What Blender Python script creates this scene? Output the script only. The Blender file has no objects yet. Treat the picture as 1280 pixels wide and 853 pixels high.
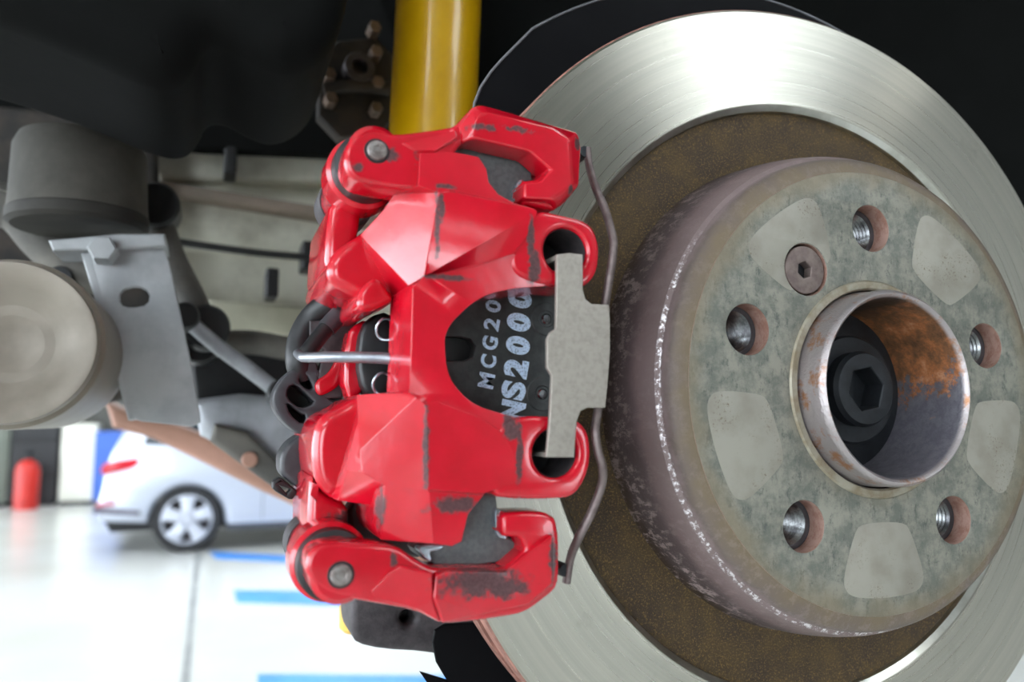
import bpy, bmesh, math, random
from mathutils import Vector, Matrix
random.seed(7)
S = 0.001                                  # all lengths below are millimetres
D = bpy.data
COL = bpy.context.scene.collection
scn = bpy.context.scene

# ------------------------------------------------------------------ camera
R = [[0.9336, -0.0, -0.3582], [0.0373, 0.9946, 0.097], [0.3563, -0.1039, 0.9286]]
CAM = Vector((-210.97, -200.855, -11.209))
cd = D.cameras.new('camera'); cam = D.objects.new('camera', cd); COL.objects.link(cam)
def w3(v): return Vector((v[0], v[2], -v[1]))
cx, cy, cz = w3(R[0]).normalized(), w3(R[1]), w3(R[2]).normalized()
cy = cz.cross(cx).normalized(); cx = cy.cross(cz)
M = Matrix((cx, -cy, -cz)).transposed().to_4x4(); M.translation = CAM * S
cam.matrix_world = M
cd.sensor_width = 36; cd.lens = 27.0; cd.clip_start = 0.005; cd.clip_end = 200
cd.dof.use_dof = True; cd.dof.focus_distance = 0.262; cd.dof.aperture_fstop = 9.5
scn.camera = cam

# ------------------------------------------------------------------ world and exposure
wd = D.worlds.new('overcast_daylight'); scn.world = wd; wd.use_nodes = True
bgn = wd.node_tree.nodes['Background']
bgn.inputs[0].default_value = (0.84, 0.92, 1.0, 1); bgn.inputs[1].default_value = 8.0
vs = scn.view_settings
vs.view_transform = 'Standard'; vs.look = 'None'; vs.gamma = 1; vs.use_curve_mapping = False
vs.exposure = 0.25
LAMP_STRENGTH = 8.0

# ------------------------------------------------------------------ helpers
def up(px, py, Y):
    """point on the plane Y (mm inboard of the hat face) that lies on a photo pixel"""
    d = [(px - 640) / 960.0, (py - 426.5) / 960.0, 1.0]
    v = [sum(R[k][i] * d[k] for k in range(3)) for i in range(3)]
    t = (Y - CAM.y) / v[2]
    return Vector((CAM.x + t * v[0], Y, CAM.z - t * v[1]))
def ground(px, py, z=-1290):
    d = [(px - 640) / 960.0, (py - 426.5) / 960.0, 1.0]
    v = [sum(R[k][i] * d[k] for k in range(3)) for i in range(3)]
    t = (z - CAM.z) / -v[1]
    return Vector((CAM.x + t * v[0], CAM.y + t * v[2], z))
def lin(c):
    return tuple(((x / 255) / 12.92 if x <= 10 else (((x / 255) + 0.055) / 1.055) ** 2.4) for x in c) + (1,)

def tag(o, label=None, cat=None, group=None, kind=None):
    if label: o['label'] = label
    if cat: o['category'] = cat
    if group: o['group'] = group
    if kind: o['kind'] = kind
    return o
def thing(name, loc, label, cat, group=None):
    o = D.objects.new(name, None); COL.objects.link(o); o.location = Vector(loc) * S
    o.empty_display_size = 0.02
    return tag(o, label, cat, group)
def link(me, name, mat, parent=None):
    o = D.objects.new(name, me); COL.objects.link(o)
    me.name = name
    if mat:
        me.materials.clear(); me.materials.append(mat)
    if parent:
        o.parent = parent
        o.matrix_parent_inverse = Matrix.Translation(-(base_of(parent)))
    return o
def base_of(o):
    return o.location if o.parent is None else Vector((0, 0, 0))
def finish(bm, ang=35, merge=True):
    if merge: bmesh.ops.remove_doubles(bm, verts=bm.verts, dist=1e-7)
    bmesh.ops.recalc_face_normals(bm, faces=bm.faces)
    for f in bm.faces: f.smooth = True
    a = math.radians(ang)
    for e in bm.edges:
        if len(e.link_faces) == 2 and e.calc_face_angle(0) > a: e.smooth = False
def to_mesh(bm, ang=35, merge=True):
    finish(bm, ang, merge)
    me = D.meshes.new('m'); bm.to_mesh(me); bm.free(); return me
def solid(name, verts, faces, mat, parent=None, bevel=0, seg=3, ang=35, sub=0, limit=22):
    bm = bmesh.new()
    vv = [bm.verts.new(Vector(v) * S) for v in verts]
    for f in faces:
        try: bm.faces.new([vv[i] for i in f])
        except ValueError: pass
    o = link(to_mesh(bm, 180 if bevel else ang), name, mat, parent)
    if bevel: soften(o, bevel, seg, limit)
    if sub:
        m = o.modifiers.new('s', 'SUBSURF'); m.levels = m.render_levels = sub
    return o
def soften(o, w, seg=3, limit=22):
    m = o.modifiers.new('b', 'BEVEL'); m.width = w * S; m.segments = seg; m.limit_method = 'ANGLE'
    m.angle_limit = math.radians(limit); m.use_clamp_overlap = True
    n = o.modifiers.new('w', 'WEIGHTED_NORMAL'); n.keep_sharp = True; n.weight = 80
def relief(front, faces, back):
    """closed solid: modelled front facets, straight walls running inboard, flat back"""
    n = len(front); V = [Vector(p) for p in front]
    V += [Vector((p[0], back if not callable(back) else back(p), p[2])) for p in V]
    F = [list(f) for f in faces] + [[i + n for i in reversed(f)] for f in faces]
    cnt = {}
    for f in faces:
        for a, b in zip(f, f[1:] + f[:1]): cnt[(a, b)] = 1
    for (a, b) in cnt:
        if (b, a) not in cnt: F.append([b, a, a + n, b + n])
    return V, F
def join(parts):
    V, F = [], []
    for v, f in parts:
        k = len(V); V += list(v); F += [[i + k for i in q] for q in f]
    return V, F
def area2(p): return sum(a[0] * b[1] - b[0] * a[1] for a, b in zip(p, p[1:] + p[:1]))
def roundc(pts, it=2, k=0.25):
    p = [tuple(q) for q in pts]
    for _ in range(it):
        o = []
        for a, b in zip(p, p[1:] + p[:1]):
            o.append(tuple(a[i] * (1 - k) + b[i] * k for i in range(2)))
            o.append(tuple(a[i] * k + b[i] * (1 - k) for i in range(2)))
        p = o
    return p
def circle(c, r, n=32, a0=0): return [(c[0] + r * math.cos(a0 + 2 * math.pi * i / n), c[1] + r * math.sin(a0 + 2 * math.pi * i / n)) for i in range(n)]
def plate_mesh(loops, Y0, Y1, bev=0.0, res=3):
    """flat plate with holes in the X-Z plane, edges rounded by bev; loops in mm (x, z), first is the outline"""
    cu = D.curves.new('c', 'CURVE'); cu.dimensions = '2D'; cu.fill_mode = 'BOTH'
    for k, lp in enumerate(loops):
        lp = list(lp)
        if (area2(lp) > 0) != (k == 0): lp.reverse()
        sp = cu.splines.new('POLY'); sp.points.add(len(lp) - 1); sp.use_cyclic_u = True
        for q, (x, z) in zip(sp.points, lp): q.co = (x, z, 0, 1)
    th = abs(Y1 - Y0) / 2
    cu.extrude = max(th - bev, 0.0); cu.bevel_depth = bev; cu.bevel_resolution = res; cu.offset = -bev
    ob = D.objects.new('c', cu); COL.objects.link(ob)
    dg = bpy.context.evaluated_depsgraph_get(); dg.update()
    me = D.meshes.new_from_object(ob.evaluated_get(dg))
    D.objects.remove(ob); D.curves.remove(cu)
    mid = (Y0 + Y1) / 2
    for v in me.vertices:
        x, z, y = v.co; v.co = (x * S, (mid - y) * S, z * S)
    return me
def plate(name, loops, Y0, Y1, mat, parent=None, bev=0.0, res=3, ang=30):
    me = plate_mesh(loops, Y0, Y1, bev, res)
    bm = bmesh.new(); bm.from_mesh(me); D.meshes.remove(me)
    return link(to_mesh(bm, ang), name, mat, parent)
def pxl(pts, Y): return [(lambda q: (q.x, q.z))(up(a, b, Y)) for a, b in pts]
def bm_lathe(bm, prof, c=(0, 0), n=96, closed=False):
    rings = []
    for r, y in prof:
        if r < 1e-6: rings.append([bm.verts.new(Vector((c[0], y, c[1])) * S)])
        else: rings.append([bm.verts.new(Vector((c[0] + r * math.cos(2 * math.pi * i / n), y, c[1] + r * math.sin(2 * math.pi * i / n))) * S) for i in range(n)])
    pr = list(zip(rings, rings[1:])) + ([(rings[-1], rings[0])] if closed else [])
    for a, b in pr:
        if len(a) == 1 and len(b) == 1: continue
        for i in range(n):
            j = (i + 1) % n
            if len(a) == 1: bm.faces.new([a[0], b[i], b[j]])
            elif len(b) == 1: bm.faces.new([a[i], b[0], a[j]])
            else: bm.faces.new([a[i], b[i], b[j], a[j]])
def lathe(name, prof, mat, parent=None, c=(0, 0), n=96, closed=False, ang=30, mtx=None):
    bm = bmesh.new(); bm_lathe(bm, prof, c, n, closed)
    if mtx is not None: bmesh.ops.transform(bm, matrix=mtx, verts=bm.verts)
    return link(to_mesh(bm, ang), name, mat, parent)
def axis_mtx(a, b):
    """turns the lathe axis (+Y, from y=0) to run from a towards b (mm)"""
    a, b = Vector(a), Vector(b); d = (b - a).normalized()
    m = Vector((0, 1, 0)).rotation_difference(d).to_matrix().to_4x4(); m.translation = a * S
    return m
def catmull(P, n=8):
    P = [Vector(p) for p in P]; o = []
    for i in range(len(P) - 1):
        p0, p1, p2, p3 = P[max(i - 1, 0)], P[i], P[i + 1], P[min(i + 2, len(P) - 1)]
        for k in range(n):
            t = k / n
            o.append(0.5 * ((2 * p1) + (p2 - p0) * t + (2 * p0 - 5 * p1 + 4 * p2 - p3) * t * t + (3 * p1 - p0 - 3 * p2 + p3) * t ** 3))
    return o + [P[-1]]
def tube(name, P, r, mat, parent=None, n=12, smooth=8, flat=1.0, closed=False, taper=None):
    P = catmull(P, smooth) if smooth else [Vector(p) for p in P]
    bm = bmesh.new(); rings = []; ref = Vector((0, 1, 0.01)).normalized()
    for i, p in enumerate(P):
        t = (P[min(i + 1, len(P) - 1)] - P[max(i - 1, 0)]).normalized()
        if closed: t = (P[(i + 1) % len(P)] - P[i - 1]).normalized()
        u = (ref - t * ref.dot(t)).normalized(); v = t.cross(u); ref = u
        rr = r if taper is None else r + (taper - r) * i / (len(P) - 1)
        rings.append([bm.verts.new((p + u * rr * math.cos(2 * math.pi * k / n) + v * rr * flat * math.sin(2 * math.pi * k / n)) * S) for k in range(n)])
    pr = list(zip(rings, rings[1:])) + ([(rings[-1], rings[0])] if closed else [])
    for a, b in pr:
        for k in range(n): bm.faces.new([a[k], a[(k + 1) % n], b[(k + 1) % n], b[k]])
    if not closed: bm.faces.new(rings[0]); bm.faces.new(rings[-1])
    return link(to_mesh(bm, 50), name, mat, parent)
def boxm(a, b):
    x0, y0, z0 = a; x1, y1, z1 = b
    V = [(x0, y0, z0), (x1, y0, z0), (x1, y1, z0), (x0, y1, z0), (x0, y0, z1), (x1, y0, z1), (x1, y1, z1), (x0, y1, z1)]
    return V, [(0, 1, 2, 3), (4, 7, 6, 5), (0, 4, 5, 1), (1, 5, 6, 2), (2, 6, 7, 3), (3, 7, 4, 0)]
def box(name, a, b, mat, parent=None, bevel=0): return solid(name, *boxm(a, b), mat, parent, bevel)

# ------------------------------------------------------------------ materials
class NT:
    def __init__(s, name):
        s.m = D.materials.new(name); s.m.use_nodes = True; s.t = s.m.node_tree; s.n = s.t.nodes; s.l = s.t.links
        s.b = s.n['Principled BSDF']; s.tc = s.n.new('ShaderNodeTexCoord')
    def new(s, k, **kw):
        o = s.n.new('ShaderNode' + k)
        for a, b in kw.items(): setattr(o, a, b)
        return o
    def inp(s, sock, v):
        if hasattr(v, 'is_linked') or hasattr(v, 'links'): s.l.new(v, sock)
        else: sock.default_value = v
    def noise(s, scale, detail=4, rough=0.55, dist=0.0, vec=None, stretch=None):
        n = s.new('TexNoise'); n.inputs['Scale'].default_value = scale; n.inputs['Detail'].default_value = detail
        n.inputs['Roughness'].default_value = rough; n.inputs['Distortion'].default_value = dist
        v = vec or s.tc.outputs['Object']
        if stretch:
            mp = s.new('Mapping'); mp.inputs['Scale'].default_value = stretch; s.l.new(v, mp.inputs[0]); v = mp.outputs[0]
        s.l.new(v, n.inputs['Vector']); return n.outputs['Fac']
    def math(s, op, a, b=0.0, c=None, clamp=False):
        m = s.new('Math', operation=op); m.use_clamp = clamp; s.inp(m.inputs[0], a); s.inp(m.inputs[1], b)
        if c is not None: s.inp(m.inputs[2], c)
        return m.outputs[0]
    def ramp(s, f, lo, hi, a=0.0, b=1.0):
        m = s.new('MapRange'); m.interpolation_type = 'SMOOTHSTEP'
        s.inp(m.inputs[0], f)
        for i, x in enumerate((lo, hi, a, b)): m.inputs[i + 1].default_value = x
        return m.outputs[0]
    def mix(s, f, a, b):
        m = s.new('MixRGB'); s.inp(m.inputs[0], f); s.inp(m.inputs[1], a); s.inp(m.inputs[2], b); return m.outputs[0]
    def cramp(s, f, stops):
        r = s.new('ValToRGB'); e = r.color_ramp.elements
        while len(e) < len(stops): e.new(0.5)
        for q, (p, c) in zip(e, stops): q.position = p; q.color = c
        s.inp(r.inputs[0], f); return r.outputs[0]
    def xyz(s):
        x = s.new('SeparateXYZ'); s.l.new(s.tc.outputs['Object'], x.inputs[0]); return x.outputs
    def radius(s):
        o = s.xyz(); return s.math('SQRT', s.math('ADD', s.math('MULTIPLY', o[0], o[0]), s.math('MULTIPLY', o[2], o[2])))
    def bump(s, h, strength=0.3, dist=0.0005):
        b = s.new('Bump'); b.inputs['Strength'].default_value = strength; b.inputs['Distance'].default_value = dist
        s.l.new(h, b.inputs['Height']); s.l.new(b.outputs[0], s.b.inputs['Normal'])
    def set(s, **kw):
        for k, v in kw.items(): s.inp(s.b.inputs[k.replace('_', ' ')], v)
        return s
def simple(name, c, c2=None, rough=0.5, metal=0.0, scale=60, bump=0.0, coat=0.0, lo=0.35, hi=0.65, stretch=None, bscale=None, bdist=0.0004, spec=0.5):
    n = NT(name); c2 = c2 or tuple(x * 0.85 for x in c)
    f = n.noise(scale, 5, 0.6, stretch=stretch)
    n.set(Base_Color=n.mix(n.ramp(f, lo, hi), lin(c), lin(c2)), Roughness=rough, Metallic=metal)
    n.b.inputs['Coat Weight'].default_value = coat
    n.b.inputs['Specular IOR Level'].default_value = spec
    if bump: n.bump(n.noise(bscale or scale * 6, 4), bump, bdist)
    return n.m

# red paint with chips to bare grey casting at the places that rubbed, plus a recess painted dark
SCUFF_HOLLOW = []      # filled with (centre mm, half sizes mm)
def scuff_hollow(px, py, Y, sx, sy, sz): SCUFF_HOLLOW.append((up(px, py, Y), (sx, sy, sz)))
scuff_hollow(548, 282, -9, 0.8, 4, 9.5); scuff_hollow(553, 257, -9, 0.8, 3, 5); scuff_hollow(533, 560, -9, 0.9, 3, 11)
scuff_hollow(597, 727, -6, 11, 6, 4.0); scuff_hollow(630, 735, -6, 7, 6, 2.6); scuff_hollow(691, 700, -6, 1.6, 8, 7); scuff_hollow(637, 530, -8, 1.8, 3, 3.6); scuff_hollow(668, 335, -9, 2.0, 4, 6)
scuff_hollow(600, 162, -6, 4.5, 4, 1.2); scuff_hollow(645, 166, -6, 6, 4, 1.2); scuff_hollow(720, 181, -5, 1.3, 6, 1.8); scuff_hollow(710, 240, -5, 1.2, 6, 1.2)
scuff_hollow(488, 195, -4, 2.5, 4, 2.2); scuff_hollow(444, 211, -3, 1.8, 5, 1.5); scuff_hollow(560, 348, -7, 9, 3, 0.8); scuff_hollow(425, 650, 25, 5, 6, 3)
scuff_hollow(490, 700, -3, 1.1, 4, 2.0); scuff_hollow(570, 632, -6, 7, 4, 2.2); scuff_hollow(475, 636, 0, 1.3, 6, 5.5); scuff_hollow(556, 235, -6, 3, 4, 0.9)  # the tall oval at the lower block's left edge paints a recess's shade
scuff_hollow(515, 208, 0, 1.2, 5, 3); scuff_hollow(664, 298, -9, 1.3, 4, 7); scuff_hollow(650, 570, -9, 1.1, 4, 9); scuff_hollow(641, 541, -9, 2.2, 4, 2.5)
def red_paint():
    n = NT('red_caliper_paint')
    wob = n.noise(420, 5, 0.7); wob2 = n.noise(1500, 3, 0.6)
    tot = None
    for c, s in SCUFF_HOLLOW:
        mp = n.new('Mapping', vector_type='POINT')
        mp.inputs['Location'].default_value = [-c[i] / s[i] for i in range(3)]
        mp.inputs['Scale'].default_value = [1 / (s[i] * S) for i in range(3)]
        n.l.new(n.tc.outputs['Object'], mp.inputs[0])
        ln = n.new('VectorMath', operation='LENGTH'); n.l.new(mp.outputs[0], ln.inputs[0])
        v = n.math('SUBTRACT', 1.35, n.math('ADD', ln.outputs['Value'], n.math('MULTIPLY', n.math('SUBTRACT', wob, 0.5), 2.6)))
        tot = v if tot is None else n.math('MAXIMUM', tot, v)
    tiny = n.ramp(n.noise(260, 6, 0.75), 0.70, 0.75, 0, 0.7)
    mask = n.math('MAXIMUM', n.ramp(tot, 0.15, 0.75, 0, 0.93), n.math('MULTIPLY', tiny, 0.5), clamp=True)
    red = n.mix(n.ramp(n.noise(90, 4), 0.3, 0.7), lin((200, 14, 38)), lin((186, 10, 31)))
    grey = n.mix(n.ramp(wob2, 0.35, 0.65), lin((72, 58, 60)), lin((42, 35, 37)))
    n.set(Base_Color=n.mix(mask, red, grey), Roughness=n.ramp(mask, 0, 1, 0.2, 0.6))
    n.b.inputs['Coat Weight'].default_value = 0.5; n.b.inputs['Coat Roughness'].default_value = 0.05
    n.bump(n.noise(260, 3, 0.5), 0.12, 0.0006)
    return n.m
RED = red_paint()

def disc_steel():
    n = NT('polished_disc_steel')
    r = n.radius(); o = n.xyz()
    cv = n.new('CombineXYZ'); n.l.new(n.math('MULTIPLY', r, 1.0), cv.inputs[0])
    rings = n.noise(900, 4, 0.7, vec=cv.outputs[0]); broad = n.noise(260, 5, 0.7, vec=cv.outputs[0])
    blot = n.noise(38, 5, 0.6)
    c = n.mix(n.ramp(broad, 0.3, 0.7), lin((184, 181, 169)), lin((168, 166, 155)))
    c = n.mix(n.ramp(blot, 0.62, 0.75, 0, 0.35), c, lin((120, 116, 104)))
    # crisp smear the pads left behind
    n.set(Base_Color=c, Metallic=1.0, Roughness=n.ramp(rings, 0.3, 0.7, 0.26, 0.33))
    n.b.inputs['Anisotropic'].default_value = 0.9; n.b.inputs['Anisotropic Rotation'].default_value = 0.25
    tg = n.new('Tangent', direction_type='RADIAL', axis='Y'); n.l.new(tg.outputs[0], n.b.inputs['Tangent'])
    n.bump(rings, 0.03, 0.0003)
    return n.m
DISC = disc_steel()
BRIGHT = simple('bright_chamfer_steel', (215, 215, 208), (190, 190, 180), 0.28, 1.0, 80)
def rust_band():
    n = NT('brown_rust_band')
    a = n.ramp(n.noise(60, 6, 0.65), 0.35, 0.7); b = n.ramp(n.noise(1500, 4, 0.75), 0.5, 0.7)
    c = n.mix(a, lin((52, 39, 26)), lin((74, 57, 29)))
    c = n.mix(n.math('MULTIPLY', b, 0.7), c, lin((136, 108, 54)))
    n.set(Base_Color=c, Roughness=0.75); n.bump(n.noise(1200, 4), 0.5, 0.0005); return n.m
RUSTBAND = rust_band()
def barrel():
    n = NT('oxidised_shaded_hat_barrel')
    o = n.xyz(); y = n.math('MULTIPLY', o[1], 1 / (34 * S)); r = n.radius()
    w = n.math('ADD', y, n.math('MULTIPLY', n.math('SUBTRACT', n.noise(90, 5), 0.5), 0.22))
    c = n.cramp(w, [(0.0, lin((112, 98, 78))), (0.10, lin((104, 92, 86))), (0.16, lin((124, 108, 106))), (0.42, lin((110, 92, 91))), (0.55, lin((80, 67, 67))), (0.78, lin((70, 59, 58))), (0.93, lin((58, 45, 38))), (1.0, lin((62, 48, 32)))])  # lit shoulder and occluded base are painted in, together with rust tones
    fl = n.ramp(n.noise(230, 7, 0.8, stretch=(1, 0.6, 1)), 0.49, 0.60)
    zone = n.math('MULTIPLY', fl, n.ramp(y, 0.5, 0.65, 0.22, 0.9))
    zone = n.math('MULTIPLY', zone, n.ramp(o[2], -0.02, -0.06, 0.55, 1.0))
    c = n.mix(zone, c, lin((160, 143, 140)))
    # scuffed corner where a wheel rubbed the metal bright
    edge = n.math('MULTIPLY', n.ramp(n.math('ABSOLUTE', n.math('SUBTRACT', y, 0.195)), 0.032, 0.008), n.ramp(n.noise(520, 5, 0.75), 0.50, 0.60))
    edge = n.math('MULTIPLY', edge, n.ramp(o[2], 0.055, 0.03))
    c = n.mix(edge, c, lin((225, 220, 222)))
    n.set(Base_Color=c, Roughness=n.ramp(edge, 0, 1, 0.55, 0.3), Metallic=n.ramp(edge, 0, 1, 0.15, 0.9))
    n.bump(n.noise(700, 5, 0.7), 0.45, 0.0005); return n.m
BARREL = barrel()
def hat_face():
    n = NT('weathered_hat_face')
    r = n.math('MULTIPLY', n.radius(), 1 / (80 * S))
    a = n.ramp(n.noise(110, 7, 0.75), 0.38, 0.62); b = n.noise(300, 7, 0.78, stretch=(1, 1, 0.55))
    c = n.mix(a, lin((138, 136, 124)), lin((103, 105, 97)))
    c = n.mix(n.ramp(b, 0.52, 0.64, 0, 0.75), c, lin((74, 78, 75)))
    q = n.math('ADD', r, n.math('MULTIPLY', n.math('SUBTRACT', n.noise(60, 5), 0.5), 0.25))
    c = n.mix(n.ramp(q, 0.84, 0.96, 0, 0.65), c, lin((124, 112, 90)))
    c = n.mix(n.ramp(n.math('SUBTRACT', q, 0), 0.50, 0.44, 0, 0.35), c, lin((140, 132, 112)))
    ge = n.new('NewGeometry'); sx = n.new('SeparateXYZ'); n.l.new(ge.outputs['Normal'], sx.inputs[0])
    wall = n.ramp(n.math('ABSOLUTE', sx.outputs[1]), 0.5, 0.3)
    rust = n.mix(n.ramp(b, 0.4, 0.6), lin((150, 112, 98)), lin((172, 140, 128)))
    c = n.mix(wall, c, rust)
    n.set(Base_Color=c, Roughness=0.5, Metallic=0.25)
    n.bump(n.noise(500, 5, 0.7), 0.35, 0.0004); return n.m
FACE = hat_face()
PATCH = NT('pale_worn_patch')
_c = PATCH.mix(PATCH.ramp(PATCH.noise(70, 5), 0.4, 0.7), lin((150, 146, 135)), lin((134, 129, 118)))
_c = PATCH.mix(PATCH.math('MULTIPLY', PATCH.ramp(PATCH.noise(900, 4, 0.75), 0.54, 0.66), PATCH.ramp(PATCH.noise(60, 2), 0.48, 0.62)), _c, lin((104, 92, 74)))
PATCH.set(Base_Color=_c, Roughness=0.55, Metallic=0.2); PATCH = PATCH.m
RIM = simple('beige_bore_ring', (158, 152, 136), (132, 120, 98), 0.45, 0.35, 150, 0.2)
def spigot():
    n = NT('rusty_hub_spigot')
    o = n.xyz(); nz = n.noise(75, 6, 0.7); fine = n.noise(300, 5, 0.7)
    rust = n.cramp(n.noise(110, 6, 0.75), [(0.3, lin((70, 50, 38))), (0.46, lin((118, 82, 56))), (0.56, lin((160, 100, 62))), (0.72, lin((196, 150, 118)))])
    dark = n.mix(n.ramp(fine, 0.35, 0.65), lin((104, 102, 108)), lin((88, 86, 94)))
    k = n.math('ADD', n.math('MULTIPLY', o[2], 60.0), n.math('ADD', n.math('MULTIPLY', o[0], -6.0), n.math('MULTIPLY', n.math('SUBTRACT', n.noise(120, 7, 0.75), 0.5), 4.0)))
    rust = n.mix(n.ramp(n.math('ADD', o[0], n.math('MULTIPLY', n.math('SUBTRACT', nz, 0.5), 0.04)), 0.016, 0.004), rust, lin((58, 48, 40)))
    inn = n.mix(n.ramp(k, -0.15, 0.15), dark, rust)
    r = n.radius()
    outc = n.mix(n.ramp(n.noise(140, 5, 0.7), 0.50, 0.66), lin((172, 164, 164)), lin((166, 122, 92)))
    rim = n.ramp(r, 0.0300, 0.0306)
    n.set(Base_Color=n.mix(rim, inn, outc), Roughness=0.36, Metallic=n.ramp(rim, 0, 1, 0.2, 0.75))
    n.bump(fine, 0.55, 0.0008); return n.m
SPIGOT = spigot()
DARKBOLT = simple('dark_oiled_bolt', (38, 41, 45), (27, 29, 32), 0.5, 0.4, 200, 0.1)
SCREW = simple('brown_oxide_screw', (128, 114, 108), (106, 92, 88), 0.42, 0.55, 260, 0.2)
THREAD = simple('oily_thread_steel', (120, 122, 122), (70, 70, 72), 0.25, 0.9, 200)
PADPLATE = simple('black_pad_backing', (60, 63, 62), (48, 51, 51), 0.5, 0.2, 300, 0.2)
PADEAR = simple('grey_pad_coating', (104, 110, 110), (90, 96, 96), 0.6, 0.1, 700, 0.3, bscale=2500)
FRICTION = simple('friction_compound', (54, 50, 46), (38, 36, 34), 0.9, 0, 600, 0.6)
INK = NT('pale_blue_stamped_ink')
INK.set(Base_Color=INK.mix(INK.ramp(INK.noise(1900, 4, 0.7), 0.5, 0.62), lin((196, 218, 240)), lin((128, 150, 172))), Roughness=0.6); INK = INK.m
CLIP = simple('dull_zinc_clip', (164, 157, 148), (148, 141, 132), 0.48, 0.5, 700, 0.12, lo=0.35, hi=0.75)
WIRE = simple('brown_grey_spring_steel', (122, 110, 108), (98, 86, 84), 0.42, 0.6, 200, 0.2)
PIN = simple('steel_pin_head', (172, 166, 162), (124, 112, 108), 0.4, 0.8, 400, 0.2)
RUBBER = simple('black_rubber', (30, 31, 33), (22, 22, 24), 0.45, 0, 100, 0.1)
CAST = simple('grey_cast_iron', (74, 68, 70), (56, 52, 54), 0.6, 0.2, 200, 0.3)
PLASTIC = simple('black_moulded_plastic', (58, 59, 63), (48, 48, 52), 0.42, 0, 150, 0.1)
SILVER = simple('zinc_shim', (196, 204, 214), (168, 178, 190), 0.25, 0.8, 200)
ROD = simple('bright_zinc_rod', (158, 162, 168), (136, 140, 148), 0.34, 0.7, 120)
SHIELD = simple('black_shield_metal', (14, 14, 16), (10, 10, 12), 0.55, 0, 40, 0.05, spec=0.06)
SHIELDEDGE = simple('bare_shield_edge', (120, 120, 124), (96, 96, 100), 0.4, 0.4, 60)
LINER = simple('black_felt_liner', (10, 11, 10), (7, 8, 7), 0.8, 0, 40, 0.2, spec=0.12)
YELLOW = simple('yellow_damper_paint', (208, 160, 8), (198, 150, 4), 0.3, 0, 30, 0.03, coat=0.4)
UNDERB = simple('pale_underbody_coat', (222, 220, 204), (160, 155, 140), 0.55, 0, 14, 0.2, lo=0.4, hi=0.72)
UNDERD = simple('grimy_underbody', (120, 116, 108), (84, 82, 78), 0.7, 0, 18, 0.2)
GREYMET = simple('grey_stamped_steel', (182, 185, 186), (158, 161, 163), 0.5, 0.1, 30, 0.1)
DULLRUB = simple('dusty_dark_rubber', (84, 81, 74), (64, 62, 56), 0.8, 0, 24, 0.2)
BEIGE = simple('dusty_beige_metal', (146, 138, 126), (118, 110, 98), 0.45, 0.2, 16, 0.1)
SALMON = simple('faded_salmon_paint', (196, 148, 130), (170, 128, 110), 0.55, 0, 9, 0.05)
ARM = simple('satin_aluminium', (184, 188, 194), (140, 142, 146), 0.42, 0.15, 22)
DARKMET = simple('dark_rusty_steel', (58, 50, 44), (34, 32, 30), 0.7, 0.1, 50, 0.3)

# ================================================================== THE SETTING: workshop
FLOORM = NT('pale_epoxy_floor')
FLOORM.set(Base_Color=FLOORM.mix(FLOORM.ramp(FLOORM.noise(0.7, 4), 0.35, 0.7), lin((208, 209, 205)), lin((197, 197, 188))), Roughness=0.22); FLOORM = FLOORM.m
WALLM = simple('workshop_wall_paint', (104, 104, 98), (92, 92, 86), 0.7, 0, 0.8)
CEILM = simple('grey_ceiling_paint', (150, 150, 148), (138, 138, 136), 0.8, 0, 0.8)
FZ = -1290
tag(box('floor', (-11000, -9000, FZ - 100), (13000, 14100, FZ), FLOORM), 'glossy white workshop floor', kind='structure')
tag(box('wall_back', (-11000, 14100, FZ - 100), (13000, 14300, 3000), WALLM), 'grey-beige workshop wall behind the silver car', kind='structure')
SKY = [(2300, 3900, -4800, -3000), (1200, 2200, -2600, -1500), (4000, 5600, -6500, -5000), (-5000, -2600, -4700, -3100), (-3600, -1200, 3600, 6400), (600, 3000, 3600, 6400), (-3600, -1200, 8600, 11600), (600, 3000, 8600, 11600)]   # unseen roof openings to the sky, added for disc highlight and floor light
def slab(x0, x1, y0, y1, z0, z1, holes):
    xs = sorted({x0, x1} | {h[0] for h in holes} | {h[1] for h in holes}); ys = sorted({y0, y1} | {h[2] for h in holes} | {h[3] for h in holes})
    q = []
    for a, b in zip(xs, xs[1:]):
        for c, d in zip(ys, ys[1:]):
            if not any(h[0] <= a and b <= h[1] and h[2] <= c and d <= h[3] for h in holes): q.append(boxm((a, c, z0), (b, d, z1)))
    return join(q)
tag(solid('ceiling', *slab(-11000, 13000, -7200, 14100, 2900, 3000, SKY), CEILM), kind='structure')
tag(box('wall_right', (7000, -7000, FZ - 100), (7200, 14100, 3000), WALLM), kind='structure')
def wall_open(name, y0, y1, holes, x0, x1, z0, z1):
    return plate(name, [[(x0, z0), (x1, z0), (x1, z1), (x0, z1)]] + holes, y0, y1, WALLM)
def rect(x0, x1, z0, z1): return [(x0, z0), (x1, z0), (x1, z1), (x0, z1)]
tag(wall_open('wall_front', -7200, -7000, [rect(3650, 4650, FZ + 10, 850), rect(-6800, -3000, FZ + 10, 2100)], -11000, 7200, FZ - 100, 3000), kind='structure')  # door openings added out of view to light the disc and caliper
tag(box('trim_1', *( (-11000, 14060, FZ), (13000, 14100, FZ + 110) ), simple('dark_skirting', (92, 90, 84), (80, 78, 72), 0.6, 0, 1)), kind='structure')
JOINT = simple('dark_floor_joint', (150, 152, 150), (130, 132, 130), 0.5, 0, 3)
g0, g1 = ground(246, 700), ground(238, 853)
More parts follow.
